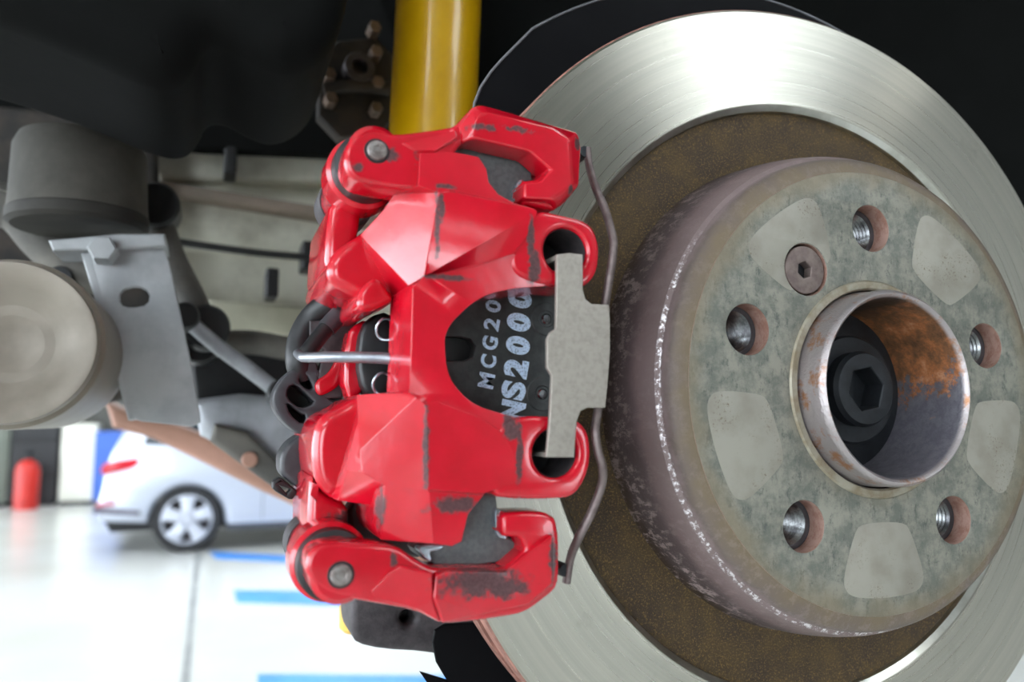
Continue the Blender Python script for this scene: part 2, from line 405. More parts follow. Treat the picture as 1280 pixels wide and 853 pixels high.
def strip(name, pts, th, mat, parent=None):
    lo = [(p[0], p[1], FZ) for p in pts]; hi = [(p[0], p[1], FZ + th) for p in pts]; n = len(pts)
    F = [list(range(n))[::-1], list(range(n, 2 * n))] + [[i, (i + 1) % n, (i + 1) % n + n, i + n] for i in range(n)]
    return solid(name, lo + hi, F, mat, parent)
tag(strip('trim_2', [(g0.x - 22, 8000), (g0.x + 22, 8000), (g0.x + 52, 2600), (g0.x + 12, 2600)], 1.5, JOINT), 'dark joint line across the workshop floor', kind='structure')
LAMP = NT('fluorescent_tube'); LAMP.set(Base_Color=(1, 1, 1, 1), Emission_Color=(1.0, 0.985, 0.95, 1), Emission_Strength=LAMP_STRENGTH); LAMP = LAMP.m
LAMPB = simple('white_lamp_housing', (235, 235, 232), None, 0.4, 0, 1)
k = 0
for x in (-4200, -1400, 1400, 4200):
    for y in (-2400, 1600, 5600, 9600):
        t = thing('ceiling_lamp', (x, y, 2900), 'long fluorescent lamp on the grey ceiling', 'lamp', 'fluorescent ceiling lamps')
        box('housing', (x - 120, y - 750, 2850), (x + 120, y + 750, 2900), LAMPB, t, 8)
        for dx in (-60, 60):
            lathe('tube', [(0, 0), (18, 0), (18, 1400), (0, 1400)], LAMP, t, n=16, mtx=Matrix.Translation(Vector((x + dx, y - 700, 2828)) * S))
        k += 1

# ================================================================== BRAKE DISC
disc = thing('brake_disc', (0, 40, -149.7), 'large bare-steel brake disc with rusty raised hat and five wheel-bolt holes', 'brake disc')
RD = 149.7
fr = lathe('friction_ring', [(111.4, 38), (111.4, 30.25), (111.8, 30), (148.4, 30), (149.2, 30.5), (149.2, 38)], DISC, disc, n=256, closed=True)
lathe('inner_chamfer', [(109.4, 32.8), (109.6, 31.8), (111.39, 30.2), (111.39, 36), (109.4, 36)], BRIGHT, disc, n=192, closed=True)
EDGE = simple('pink_brown_edge_rust', (158, 112, 98), (120, 84, 74), 0.7, 0.1, 220, 0.4)
lathe('outer_edge', [(149.19, 30.6), (149.8, 31.2), (149.8, 38), (147, 38.2), (147, 43.8), (149.8, 44), (149.8, 52), (112, 52), (112, 39), (149.19, 38.01)], EDGE, disc, n=192, closed=True)
lathe('rust_band', [(109.39, 33.6), (109.39, 38), (84, 38), (84, 33.8), (100, 34.0)], RUSTBAND, disc, n=160, closed=True)
lathe('hat_barrel', [(88.6, 34.2), (87.9, 30.5), (87.4, 24), (86.6, 19), (85.5, 14), (84.4, 10), (83.4, 7.4), (82.0, 6.3), (81.5, 3.6), (80.2, 1.9), (77.6, 0.7), (75.6, 0.3), (75.6, 9), (80, 11), (83, 33)], BARREL, disc, n=192, closed=True, ang=28)
BA = [math.radians(90) - (-1.5569 + math.pi / 2) * 0 + i * 2 * math.pi / 5 for i in range(5)]
B0 = -(-1.5569)                             # top hole, measured counter-clockwise as seen from outside
BA = [B0 + i * 2 * math.pi / 5 for i in range(5)]
bolts = [(56 * math.cos(a), 56 * math.sin(a)) for a in BA]
scr = up(1008, 337, 0); SC = (scr.x, scr.z)
plate('hat_face', [circle((0, 0), 75.7, 160)] + [circle(b, 8.3, 40) for b in bolts] + [circle(SC, 8.9, 40), circle((0, 0), 37.2, 96)], 0, 7, FACE, disc, 0.35, 2)
lathe('bore_ring', [(37.25, 6.8), (37.25, 0.1), (36.7, -0.5), (34.6, -0.5), (34.0, 0.3), (34.0, 6.8)], RIM, disc, n=128, closed=True)
def patch_shape(a):
    o = []
    P = [(45.0, -9.5), (45.0, 9.5), (48.5, 12.5), (62.5, 17.8), (67.0, 16.6), (69.0, 12), (69.8, 0), (69.0, -12), (67.0, -16.6), (62.5, -17.8), (48.5, -12.5)]
    for r, w in roundc(P, 2): o.append((r * math.cos(a) - w * math.sin(a), r * math.sin(a) + w * math.cos(a)))
    return o
def inpoly(p, q):
    c = False
    for a, b in zip(q, q[1:] + q[:1]):
        if (a[1] > p[1]) != (b[1] > p[1]) and p[0] < (b[0] - a[0]) * (p[1] - a[1]) / (b[1] - a[1]) + a[0]: c = not c
    return c
def bite(sh, rad=9.2):
    """outline of a patch with the screw recess cut out of its side"""
    d = []
    for a, b in zip(sh, sh[1:] + sh[:1]):
        for k in range(12): d.append((a[0] + (b[0] - a[0]) * k / 12, a[1] + (b[1] - a[1]) * k / 12))
    ins = [math.hypot(p[0] - SC[0], p[1] - SC[1]) < rad for p in d]
    if not any(ins): return sh
    k = next(i for i in range(len(d)) if ins[i - 1] and not ins[i])      # first point after the bite
    d = d[k:] + d[:k]; ins = ins[k:] + ins[:k]
    keep = [p for p, f in zip(d, ins) if not f]
    a0 = math.atan2(keep[-1][1] - SC[1], keep[-1][0] - SC[0]); a1 = math.atan2(keep[0][1] - SC[1], keep[0][0] - SC[0])
    for w in ((a1 - a0) % (2 * math.pi), (a1 - a0) % (2 * math.pi) - 2 * math.pi):
        m = a0 + w / 2
        if inpoly((SC[0] + rad * math.cos(m), SC[1] + rad * math.sin(m)), sh):
            return keep[::6] + [keep[-1]] + [(SC[0] + rad * math.cos(a0 + w * t / 16), SC[1] + rad * math.sin(a0 + w * t / 16)) for t in range(1, 16)]
    return sh
for i, a in enumerate(BA):
    am = a + math.pi / 5
    sh = patch_shape(am)
    cxy = (57 * math.cos(am), 57 * math.sin(am))
    plate('contact_patch', [bite(sh)], -0.10, 0.3, PATCH, disc, 0.08, 1)
# retaining screw
rs = plate('retaining_screw', [circle(SC, 8.2, 48), circle(SC, 3.0, 6, math.radians(20))], 0.6, 6, SCREW, disc, 0.5, 3)
tag(rs, 'brown countersunk retaining screw with hex socket')
plate('screw_socket_floor', [circle(SC, 4.2, 24)], 4.0, 6, DARKBOLT, rs)

# ================================================================== HUB
hub = thing('wheel_hub', (0, 20, -33), 'rusty hub collar with a dark hex-socket axle bolt inside the disc centre', 'wheel hub')
lathe('spigot', [(33.6, 8), (33.4, 0), (33.0, -1.5), (32.9, -7.5), (32.3, -9.2), (31.4, -9.9), (30.6, -9.3), (29.9, -7.5), (29.6, 0), (29.4, 18), (28, 24), (33.6, 24)], SPIGOT, hub, n=128, closed=True, ang=40)
plate('flange', [circle((0, 0), 74, 96)] + [circle(b, 6.9, 32) for b in bolts] + [circle((0, 0), 33.5, 64)], 7.2, 17, CAST, hub, 0.3, 1)
lathe('bore_floor', [(29, 18), (19, 17), (0, 17), (0, 24), (29, 24)], DARKBOLT, hub, n=64)
for b in bolts:
    prof = []
    for i in range(8):
        y = 7.4 + i * 1.5; prof += [(6.95, y), (6.1, y + 0.75)]
    lathe('threaded_hole', prof + [(6.95, 19.5), (7.4, 19.5), (7.4, 7.4)], THREAD, hub, c=b, n=40, closed=True, ang=20)
    lathe('hole_floor', [(0, 19), (7.3, 19), (7.3, 19.6), (0, 19.6)], DARKBOLT, hub, c=b, n=24)
ab = lathe('axle_bolt', [(12.9, 15), (13.3, 6.2), (12.5, 5.0), (10.2, 4.6)], DARKBOLT, hub, n=64)
plate('bolt_head', [circle((0, 0), 12.6, 64), circle((0, 0), 8.0, 6, math.radians(12))], 4.6, 14.5, DARKBOLT, ab, 0.7, 2)
lathe('bolt_washer', [(12.5, 10.5), (18.6, 10.5), (19.4, 11.3), (19.4, 17), (12.5, 17)], DARKBOLT, ab, n=64, closed=True)
lathe('socket_floor', [(0, 13), (10, 13), (10, 14), (0, 14)], DARKBOLT, ab, n=24)

# ================================================================== DUST SHIELD
sh = thing('dust_shield', (0, 58, -170), 'thin black dust shield edge curving behind the steel disc', 'dust shield')
def shield_outline():
    o = []
    for i in range(0, 181):
        a = math.radians(-150 + i * 300 / 180 + 180)           # leaves the caliper side open
        r = 171.5
        ad = math.degrees(a) % 360
        if 128 < ad < 134: r = 171.5 - (ad - 128) * 0.35
        if 134 <= ad <= 180: r = 169.2 - (ad - 134) * 0.25
        o.append((r * math.cos(a), r * math.sin(a)))
    return o
def arc(r, a0, a1, n): return [(r * math.cos(math.radians(a0 + (a1 - a0) * i / n)), r * math.sin(math.radians(a0 + (a1 - a0) * i / n))) for i in range(n + 1)]
po = arc(172.5, -147, 127, 150) + [(up(625, 77, 58).x, up(625, 77, 58).z), (up(612, 92, 58).x, up(612, 92, 58).z), (up(600, 110, 58).x, up(600, 110, 58).z), (up(592, 130, 58).x, up(592, 130, 58).z), (up(590, 150, 58).x, up(590, 150, 58).z)]
po += arc(100, 138, -140, 60)
po += [(q.x, q.z) for q in (up(640, 800, 58), up(590, 778, 58), up(556, 780, 58), up(543, 788, 58), up(540, 803, 58), up(545, 828, 58), up(558, 850, 58))]
plate('plate', [po], 57, 59, SHIELD, sh, 0.5, 2)
tube('rolled_edge', [(x, 57.0, z) for x, z in po[8:156]], 0.55, SHIELDEDGE, sh, n=10, smooth=0)

# ================================================================== CALIPER (sliding housing)
cal = thing('brake_caliper', up(540, 660, 20), 'glossy red brake caliper housing with two spring holes clamping the disc', 'brake caliper')
def P(px, py, Y): return up(px, py, Y)
parts = []
# upper half, outboard finger and shoulder
U = [P(525, 191, -6.4), P(566, 190, -7), P(598, 196, -7), P(608, 211, -7), P(611, 228, -7), P(623, 243, -7.2), P(643, 254, -7.8), P(668, 261, -8.8),   # 0-7 top edge
     P(562, 240, -8.9), P(672, 265, -9), P(658, 296, -9), P(642, 318, -9), P(590, 334, -9), P(540, 345, -9),                                   # 8-13 front plane
     P(523, 232, -7.2), P(511, 226, 3), P(516, 199, 4),                                                                                         # 14-16 left of top block
     P(493, 243, 1), P(549, 241, -7.5), P(530, 346, -8), P(479, 263, 9),                                                                       # 17-20 highlight facet
     P(450, 294, 18), P(511, 357, -2), P(561, 236, -7.0)]                                                                                                        # 21-22
UF = [[0, 1, 23, 18, 14], [1, 2, 3, 4, 5, 6, 7, 23], [23, 7, 8], [23, 8, 18], [8, 7, 9, 10, 11, 12, 13, 19, 18], [0, 14, 15, 16], [14, 18, 17], [18, 19, 20, 17], [20, 19, 22, 21]]
UF = [f[::-1] for f in UF]
parts.append(relief(U, UF, lambda p: 13 if p[0] > -150 else 34))
# throat between shoulder and pad window, and the column beside the window
win = [(q.x, q.y) for q in catmull([(x, y, 0) for x, y in [(690, 357), (642, 361), (612, 368), (591, 379), (569, 399), (559, 414), (556, 432), (561, 468), (577, 492), (601, 509), (642, 521)]], 5)]
wi = lambda k: k * 5                                   # index of a drawn window point
T0 = [P(540, 344, -8.6), P(590, 333, -8.6), P(642, 317, -8.6), P(662, 335, -7), P(545, 502, -8), P(532, 508, -8), P(520, 497, -7.2), P(512, 490, -6.8), P(514, 430, -6.8), P(516, 360, -6.8), P(530, 346, -8),
      P(485, 491, 15), P(487, 440, 15), P(489, 400, 15), P(492, 370, 13), P(511, 356, 0), P(601, 523, -8), P(630, 542, -8)]
n0 = len(T0); T = T0 + [P(x, y, -7.2) for x, y in win]
wr = lambda a, b: [n0 + k for k in range(wi(a), wi(b) + 1)]
TF = [[1, 2, 3] + wr(0, 2), [0, 1] + wr(2, 3), [10, 0] + wr(3, 4) + [9], [9] + wr(4, 6) + [8], [8] + wr(6, 8) + [7], [7] + wr(8, 8) + [4, 5, 6], wr(8, 9) + [16, 4], wr(9, 10) + [17, 16],
      [9, 8, 13, 14, 15], [8, 7, 11, 12, 13], [9, 15, 10]]
parts.append(relief(T, [f[::-1] for f in TF], lambda p: 13 if p[1] < 12 else 17))
# lower half
L = [P(520, 497, -7.2), P(533, 507, -8.5), P(545, 501, -8.5), P(601, 523, -8.5), P(628, 541, -8.5), P(641, 566, -8.5), P(645, 603, -8.5), P(606, 617, -8.5), P(535, 612, -8.5),   # 0-8
     P(481, 607, -3), P(452, 590, 1), P(450, 563, 2),                                                                   # 9-11
     P(512, 490, -6.8), P(470, 492, 10), P(446, 494, 18), P(447, 514, 18), P(425, 590, 20),                              # 12-16
     P(585, 643, -6), P(577, 677, -6), P(565, 683, -6), P(541, 680, -6), P(476, 675, 1), P(467, 653, 5), P(469, 613, 5),   # 17-23
     P(464, 632, 10), P(422, 626, 18), P(401, 615, 26), P(434, 588, 14), P(604, 620, -6.2), P(536, 615, -6.2)]                                               # 24-27
LF = [[1, 2, 3, 4, 5, 6, 7, 8], [0, 1, 8, 9, 10, 11], [8, 7, 28, 29], [29, 28, 17, 18, 19, 20], [9, 8, 29, 20, 21], [9, 21, 22, 23], [12, 0, 11, 15, 14, 13], [11, 10, 27, 16, 15], [10, 9, 23, 24, 25, 27], [27, 25, 26, 16]]
parts.append(relief(L, [f[::-1] for f in LF], lambda p: 13 if p[0] > -150 else 36))
V, F = join(parts)
solid('housing', V, F, RED, cal, bevel=1.3, seg=3)
# ring lugs that take the spring clip
def lug(c, w, bot):
    pts = w
    return plate('spring_lug', [pxl(pts, -8), circle((up(c[0], c[1], -8).x, up(c[0], c[1], -8).z), 6.6, 40)], -8.4, 10, RED, cal, 1.5, 4)
lug((707, 314), roundc([(640, 300), (668, 262), (700, 268), (735, 276), (748, 296), (750, 325), (744, 347), (728, 361), (700, 358), (660, 352), (636, 335)], 2), 0)
lug((694, 567), roundc([(618, 545), (632, 524), (660, 520), (690, 521), (718, 522), (735, 537), (739, 562), (737, 585), (729, 606), (716, 622), (690, 624), (640, 624), (612, 620), (622, 580)], 2), 0)
for c in ((707, 314), (694, 567)):
    q = up(c[0], c[1], -8)
    lathe('hole_lining', [(6.5, -7.2), (6.5, 11), (7.2, 11), (7.2, -6)], CAST, cal, c=(q.x, q.z), n=40, closed=True)
    lathe('hole_end', [(0, 10.5), (7, 10.5), (7, 11.2), (0, 11.2)], RUBBER, cal, c=(q.x, q.z), n=24)
# bridge over the disc rim and the piston body inboard
def prism(px, Y0, Y1, Yref=None):
    q = pxl(px, Yref if Yref is not None else Y0); n = len(q)
    V = [(x, Y0, z) for x, z in q] + [(x, Y1, z) for x, z in q]
    F = [list(range(n)), list(range(2 * n - 1, n - 1, -1))] + [[i, i + n, (i + 1) % n + n, (i + 1) % n] for i in range(n)]
    return V, F
upper = plate('bridge', [pxl(roundc([(452, 292), (478, 268), (512, 300), (520, 358), (488, 380), (445, 373), (413, 357), (406, 336), (420, 310)], 2), 20)], 18, 78, RED, cal, 3.5, 4)
lower = plate('bridge', [pxl(roundc([(446, 494), (500, 496), (500, 560), (470, 612), (420, 628), (398, 612), (389, 584), (390, 540), (402, 519), (424, 509)], 2), 22)], 20, 78, RED, cal, 3.5, 4)
plate('bridge_rib', [pxl(roundc([(470, 344), (490, 372), (489, 378), (460, 392), (443, 386), (450, 360)], 2), 12)], 10, 50, RED, cal, 2.0, 3)
plate('bridge_rib', [pxl(roundc([(432, 420), (450, 400), (466, 402), (470, 415), (452, 470), (456, 492), (430, 500)], 1), 40)], 40, 52, RED, cal, 1.5, 3)
lathe('piston_body', [(0, 56), (30, 56), (31, 57), (31, 95), (27, 100), (0, 100)], RED, cal, c=(-124, 12), n=64)
box('inboard_body', (-150, 58, -38), (-118, 84, 58), RED, cal, 6)
plate('machined_pad', [pxl([(384, 404), (438, 402), (452, 422), (430, 444), (424, 498), (396, 500), (394, 470), (402, 440), (384, 428)], 62)], 55, 62, CAST, cal, 0.8, 2)
plate('red_lug', [pxl(roundc([(380, 405), (402, 398), (410, 410), (398, 430), (384, 432)], 2), 66)], 62, 75, RED, cal, 1.5, 3)
plate('red_lug', [pxl(roundc([(390, 478), (408, 468), (418, 446), (430, 446), (426, 480), (402, 496), (392, 494)], 2), 60)], 53, 62, RED, cal, 1.5, 3)
# steel wire eyelets in the inspection gap
for (x, y) in ((483, 412), (479, 480)):
    c = up(x, y, 20)
    tube('wire_eyelet', [(c.x + 2.9 * math.cos(t), 20 + 0.8 * math.sin(2 * t), c.z + 3.2 * math.sin(t)) for t in [2 * math.pi * i / 24 for i in range(24)]], 0.45, SILVER, cal, n=8, smooth=0, closed=True)
DARKIN = RUBBER
plate('dark_gap_fill', [pxl(roundc([(432, 628), (480, 620), (540, 640), (540, 700), (470, 690), (440, 676)], 1), 34)], 33, 45, RUBBER, cal, 1.5, 2)  # black plate added so the open gap here reads dark
plate('dark_gap_backing', [pxl(roundc([(447, 400), (500, 385), (500, 500), (450, 500)], 2), 34)], 33, 45, DARKIN, cal, 1.5, 2)  # black plate added as the dark inside of the open gap

# ================================================================== CARRIER
car = thing('caliper_carrier', up(430, 760, 10), 'red caliper carrier with two bolted arms holding the brake pad ends', 'caliper bracket')
def arm(name, pts, Y0, Y1, bev):
    return plate(name, [pxl(pts, Y0)], Y0, Y1, RED, car, bev, 4)
def smooth_path(pts): return roundc(pts, 1, 0.18)
UA = [(430, 200), (432, 184), (441, 170), (455, 163), (470, 161), (496, 167), (544, 161), (569, 157), (580, 145), (591, 133), (601, 130), (625, 136), (680, 152), (718, 163), (726, 169), (727, 185), (726, 212), (722, 236), (706, 254), (693, 263), (679, 259), (652, 254), (652, 225), (672, 224), (684, 212), (672, 196), (658, 187), (589, 172), (577, 180), (566, 194), (562, 215), (540, 238), (508, 237), (476, 233), (446, 226), (434, 215)]
LA = [(381, 712), (385, 694), (394, 685), (406, 680), (436, 679), (497, 684), (520, 700), (541, 711), (554, 712), (630, 712), (641, 702), (657, 688), (651, 673), (627, 671), (628, 642), (660, 640), (683, 641), (696, 649), (700, 673), (700, 725), (695, 739), (664, 763), (647, 770), (600, 777), (553, 781), (520, 764), (458, 753), (413, 746), (391, 732)]
arm('pad_arm', smooth_path(UA), -5, 8, 1.6)
arm('pad_arm', smooth_path(LA), -5, 8, 1.6)
# raised ridge and web on each arm
def facet(name, V, F, b, bev=0.8):
    v, f = relief(V, [q[::-1] for q in F], b); return solid(name, v, f, RED, car, bevel=bev)
facet('arm_ridge', [P(573, 157, -5.2), P(591, 133, -5.2), P(602, 130, -5.2), P(723, 165, -5.2), P(597, 146, -8), P(607, 141, -8), P(690, 164, -8.6), P(712, 176, -8),
      P(727, 185, -5.2), P(724, 233, -5.2), P(716, 231, -7.6), P(695, 262, -5.2), P(690, 250, -8), P(655, 248, -7.6), P(655, 228, -7.6), P(676, 226, -8), P(688, 212, -8), P(662, 189, -8), P(592, 173, -7.6), P(578, 178, -6)],
      [[1, 2, 5, 4], [2, 3, 7, 6, 5], [0, 1, 4, 19], [4, 18, 19], [4, 5, 6, 17, 18], [6, 7, 10, 12, 15, 16, 17], [12, 13, 14, 15], [3, 8, 9, 10, 7], [9, 11, 12, 10]], 2, 0.9)
facet('arm_web', [P(500, 178, -5.4), P(560, 164, -5.4), P(568, 158, -7), P(574, 172, -6.5), P(545, 190, -6), P(520, 190, -5.6)], [[0, 1, 2, 3, 4, 5]], 5)
facet('arm_ridge', [P(555, 714, -6), P(632, 714, -6), P(645, 704, -6), P(663, 690, -7), P(692, 668, -7), P(692, 730, -7), P(662, 757, -6), P(600, 770, -5.5), P(553, 780, -5.5), P(542, 750, -8.5), P(546, 718, -8)], [[0, 1, 2, 6, 7, 9, 10], [2, 3, 4, 5, 6], [7, 8, 9]], 5)
facet('arm_web', [P(462, 738, -5.2), P(486, 716, -5.4), P(500, 706, -6.4), P(541, 716, -8), P(542, 752, -8), P(552, 780, -5), P(520, 762, -5), P(466, 750, -5)], [[0, 1, 2, 3, 4, 6, 7], [4, 5, 6]], 5)
# sliding pins and their bosses
for (px, py, tl) in ((471, 189, 1), (426, 719, -1)):
    c = up(px, py, -5); cc = (c.x, c.z)
    lathe('pin_boss_face', [(0, -4.8), (6.0, -4.8), (7.4, -3.4), (7.8, 8), (0, 8)], RED, car, c=cc, n=64)
    lathe('pin_recess', [(2.5, -5.15), (3.2, -5.15), (3.35, -5.05), (3.35, -4), (2.5, -4)], RUBBER, car, c=cc, n=40, closed=True)
    pn = plate('slide_pin', [circle(cc, 2.65, 36), circle(cc, 1.3, 6, 0.3)], -6.0, 4, PIN, car, 0.4, 2)
    plate('pin_socket_floor', [circle(cc, 2.0, 20)], -5.4, -2, PIN, pn)
    lathe('pin_groove', [(0, 3), (9.2, 7.6), (9.4, 14), (0, 14)], RUBBER, car, c=cc, n=64)
    lathe('rear_boss', [(0, 13), (9.5, 13), (10.6, 14.2), (10.8, 24), (9.6, 25.5), (8.2, 30), (8.0, 46), (0, 46)], RED, car, c=cc, n=64)
    lathe('guide_sleeve', [(0, 46), (8.5, 46), (9, 47), (9, 57), (0, 58)], CAST, car, c=cc, n=40)
plate('carrier_column', [pxl(roundc([(413, 240), (452, 258), (448, 294), (440, 312), (425, 330), (408, 336), (405, 322)], 1), 22)], 21, 70, RED, car, 2.5, 3)
plate('carrier_column', [pxl(roundc([(388, 590), (400, 618), (436, 628), (434, 668), (444, 676), (420, 690), (384, 680), (384, 640)], 1), 24)], 23, 70, RED, car, 2.5, 3)

# ================================================================== BRAKE PAD
pad = thing('brake_pad', up(620, 520, 15), 'black brake pad stamped MCG20 and NS2000 framed by the red caliper', 'brake pad')
YP = 13.4
nt = [(556, 422), (576, 421), (588, 424), (595, 434), (592, 446), (582, 451), (557, 452)]
outl = [(690, 320), (620, 325), (560, 345), (535, 400)] + [(548, 422), (576, 421), (588, 424), (595, 433), (592, 446), (583, 451), (548, 452)] + [(540, 480), (565, 520), (620, 545), (690, 545), (712, 540), (716, 430), (714, 340)]
bp = plate('backing_plate', [pxl(outl, YP)], YP, YP + 5, PADPLATE, pad, 0.4, 2)
for nm, pts, notch in (('pad_ear', [(560, 200), (572, 184), (584, 180), (604, 180), (640, 190), (656, 200), (664, 213), (665, 226), (650, 228), (646, 240), (644, 258), (600, 262), (560, 250)], 0),
                       ('pad_ear', [(524, 690), (560, 640), (580, 618), (620, 618), (622, 640), (628, 668), (642, 676), (648, 690), (630, 702), (600, 707), (546, 707), (530, 700)], 0)):
    e = plate(nm, [pxl(roundc(pts, 1, 0.15), 2.5)], 2.5, YP + 4.5, PADEAR, pad, 0.6, 2)
plate('friction_block', [pxl([(700, 300), (560, 290), (530, 400), (530, 490), (560, 560), (700, 570), (716, 440)], 18.6)], 18.5, 29.8, FRICTION, pad, 0.6, 1)
for (x, y) in ((683, 399), (678, 493)):
    q = up(x, y, YP); 
    rv = lathe('rivet_ring', [(1.9, YP + 0.6), (2.6, YP - 0.25), (4.9, YP - 0.3), (5.4, YP + 0.1), (5.4, YP + 1), (1.9, YP + 1)], PADPLATE, pad, c=(q.x, q.z), n=40, closed=True)
    lathe('rivet_core', [(0, YP - 0.5), (1.2, YP - 0.6), (1.7, YP - 0.1), (1.9, YP + 0.8), (0, YP + 0.8)], THREAD, rv, c=(q.x, q.z), n=24)
notchf = plate('notch_floor', [pxl([(540, 418), (600, 418), (600, 456), (540, 456)], YP + 5)], YP + 4.9, YP + 5.4, RUBBER, pad)
def shim(pts, Y0, Y1): plate('shim', [pxl(roundc(pts, 1, 0.2), Y0)], Y0, Y1, SILVER, pad, 0.15, 1)
shim([(647, 226), (655, 224), (654, 232), (650, 238), (653, 246), (650, 254), (643, 254), (644, 240)], -0.5, 6)
shim([(620, 636), (627, 639), (629, 650), (625, 656), (626, 668), (634, 671), (632, 675), (622, 671), (619, 655)], -0.5, 6)
shim([(523, 685), (536, 681), (556, 683), (548, 688), (536, 690), (540, 702), (532, 700)], 0, 6)
# printed lettering
a = up(597, 485, YP); b = up(616, 383, YP)
tilt = math.atan2(b.z - a.z, b.x - a.x)
def letter(ch, px, py, hx, wy, bold):
    fc = D.curves.new('t', 'FONT'); fc.body = ch; fc.align_x = 'CENTER'; fc.align_y = 'CENTER'; fc.size = 1; fc.offset = bold; fc.fill_mode = 'FRONT'
    o = D.objects.new('t', fc); COL.objects.link(o)
    dg = bpy.context.evaluated_depsgraph_get(); dg.update()
    me = D.meshes.new_from_object(o.evaluated_get(dg)); D.objects.remove(o); D.curves.remove(fc)
    xs = [v.co.x for v in me.vertices]; ys = [v.co.y for v in me.vertices]
    mx, my = (min(xs) + max(xs)) / 2, (min(ys) + max(ys)) / 2; sx, sy = wy / (max(xs) - min(xs)), hx / (max(ys) - min(ys))
    c = up(px, py, YP); ca, sa = math.cos(tilt), math.sin(tilt)
    V = []
    for v in me.vertices:
        u, w = (v.co.x - mx) * sx, (v.co.y - my) * sy
        V.append((c.x + u * ca - w * sa, YP - 0.06, c.z + u * sa + w * ca))
    F = [list(p.vertices) for p in me.polygons]; D.meshes.remove(me)
    return V, F
def word(spec):
    V, F = join([letter(*s) for s in spec])
    bm = bmesh.new(); vv = [bm.verts.new(Vector(v) * S) for v in V]
    for f in F:
        try: bm.faces.new([vv[i] for i in f])
        except ValueError: pass
    bmesh.ops.solidify(bm, geom=bm.faces[:], thickness=-0.00005)
    return link(to_mesh(bm, 30), 'printed_lettering', INK, bp)
tag(word([('M', 608, 476, 4.9, 4.4, 0.035), ('C', 610.5, 452, 4.9, 3.9, 0.035), ('G', 612.5, 429, 4.9, 4.0, 0.035), ('2', 614.5, 405.5, 4.9, 3.6, 0.035), ('0', 616.5, 383, 4.9, 3.6, 0.035)]), 'small pale blue characters reading MCG20')
tag(word([('N', 641, 514, 7.8, 5.9, 0.08), ('S', 642, 488, 7.8, 5.4, 0.05), ('2', 645, 460.5, 7.8, 5.5, 0.07), ('0', 647.5, 432, 7.8, 5.5, 0.07), ('0', 648.5, 403, 7.8, 5.5, 0.07), ('0', 650, 374, 7.8, 5.5, 0.07)]), 'bold pale blue characters reading NS2000')

# ================================================================== SPRING CLIP
clip = thing('spring_clip', up(725, 575, -10), 'grey steel spring clip hooked into both red caliper holes', 'clip')
YC = -11
CP = [(696, 318), (712, 316), (729, 318), (729, 362), (732, 374), (740, 380), (761, 381), (763, 400), (763, 440), (760, 480), (757, 510), (735, 510), (726, 514), (721, 528), (718, 572), (683, 572), (687, 530), (690, 470), (684, 460), (684, 424), (688, 416), (695, 411), (696, 360)]
plate('clip_plate', [pxl(CP, YC)], YC, YC + 1.5, CLIP, clip, 0.35, 2)
# folded right-hand flange and the hooks that enter the holes
q0, q1 = up(762, 383, YC), up(757, 509, YC)
plate('clip_flange', [pxl([(758, 381), (763, 382), (764, 420), (763, 450), (758, 510), (753, 510), (757, 440)], YC)], YC + 0.5, YC + 7, CLIP, clip, 0.3, 2)
for (x0, y0, x1, y1) in ((696, 318, 729, 324), (683, 566, 718, 572)):
    plate('clip_hook', [pxl([(x0 + 1, y0), (x1 - 1, y0), (x1 - 1, y1), (x0 + 1, y1)], YC)], YC + 0.3, 6, CLIP, clip, 0.3, 2)
tube('clip_wire', [P(754, 392, -7), P(757, 376, -7), P(762, 345, -8), P(766, 318, -8), P(766, 298, -7), P(757, 264, -3), P(745, 236, 0), P(737, 210, 3), P(734, 186, 4)], 1.45, WIRE, clip, n=12, flat=0.8)
tube('clip_wire', [P(748, 498, -7), P(747, 515, -7), P(744, 538, -8), P(747, 563, -8), P(753, 584, -8), P(752, 606, -6), P(740, 639, -3), P(723, 673, 0), P(713, 698, 3), P(708, 729, 4)], 1.45, WIRE, clip, n=12, flat=0.8)
for (x, y) in ((728, 192), (703, 712)):
    q = up(x, y, 5); lathe('wire_stop', [(0, 3), (1.7, 3), (1.9, 4), (1.9, 9), (0, 9)], DARKBOLT, clip, c=(q.x, q.z), n=20)

# ================================================================== HOSE, ROD, CONNECTOR
hose = thing('brake_hose', up(400, 440, 60), 'black rubber brake hose looping behind the red caliper', 'hose')
tube('outer_loop', [P(470, 372, 48), P(440, 372, 52), P(412, 380, 56), P(390, 398, 60), P(376, 424, 60), P(373, 452, 58), P(380, 470, 60)], 4.2, RUBBER, hose, n=16)
tube('inner_cable', [P(440, 384, 46), P(420, 398, 46), P(402, 418, 44), P(386, 438, 42), P(378, 448, 42)], 2.6, RUBBER, hose, n=14)
tube('cable_sleeve', [P(424, 394, 46), P(416, 402, 45.6), P(408, 411, 45)], 3.1, PLASTIC, hose, n=14)
rod = tube('guide_rod', [P(489, 449, 16), P(470, 447.5, 18), P(420, 446.5, 24), P(384, 447, 32), P(377, 446, 36), P(372, 442, 42)], 1.75, ROD, None, n=14, taper=1.4)
tag(rod, 'bright zinc rod sticking out left of the caliper window', 'rod')
con = thing('cable_bracket', up(372, 560, 60), 'ribbed black plastic cable bracket left of the caliper', 'bracket')
YB = 55
ob = roundc([(398, 452), (384, 453), (366, 460), (350, 474), (340, 494), (342, 512), (356, 530), (372, 542), (392, 548), (420, 530), (428, 505), (410, 500), (398, 480)], 2)
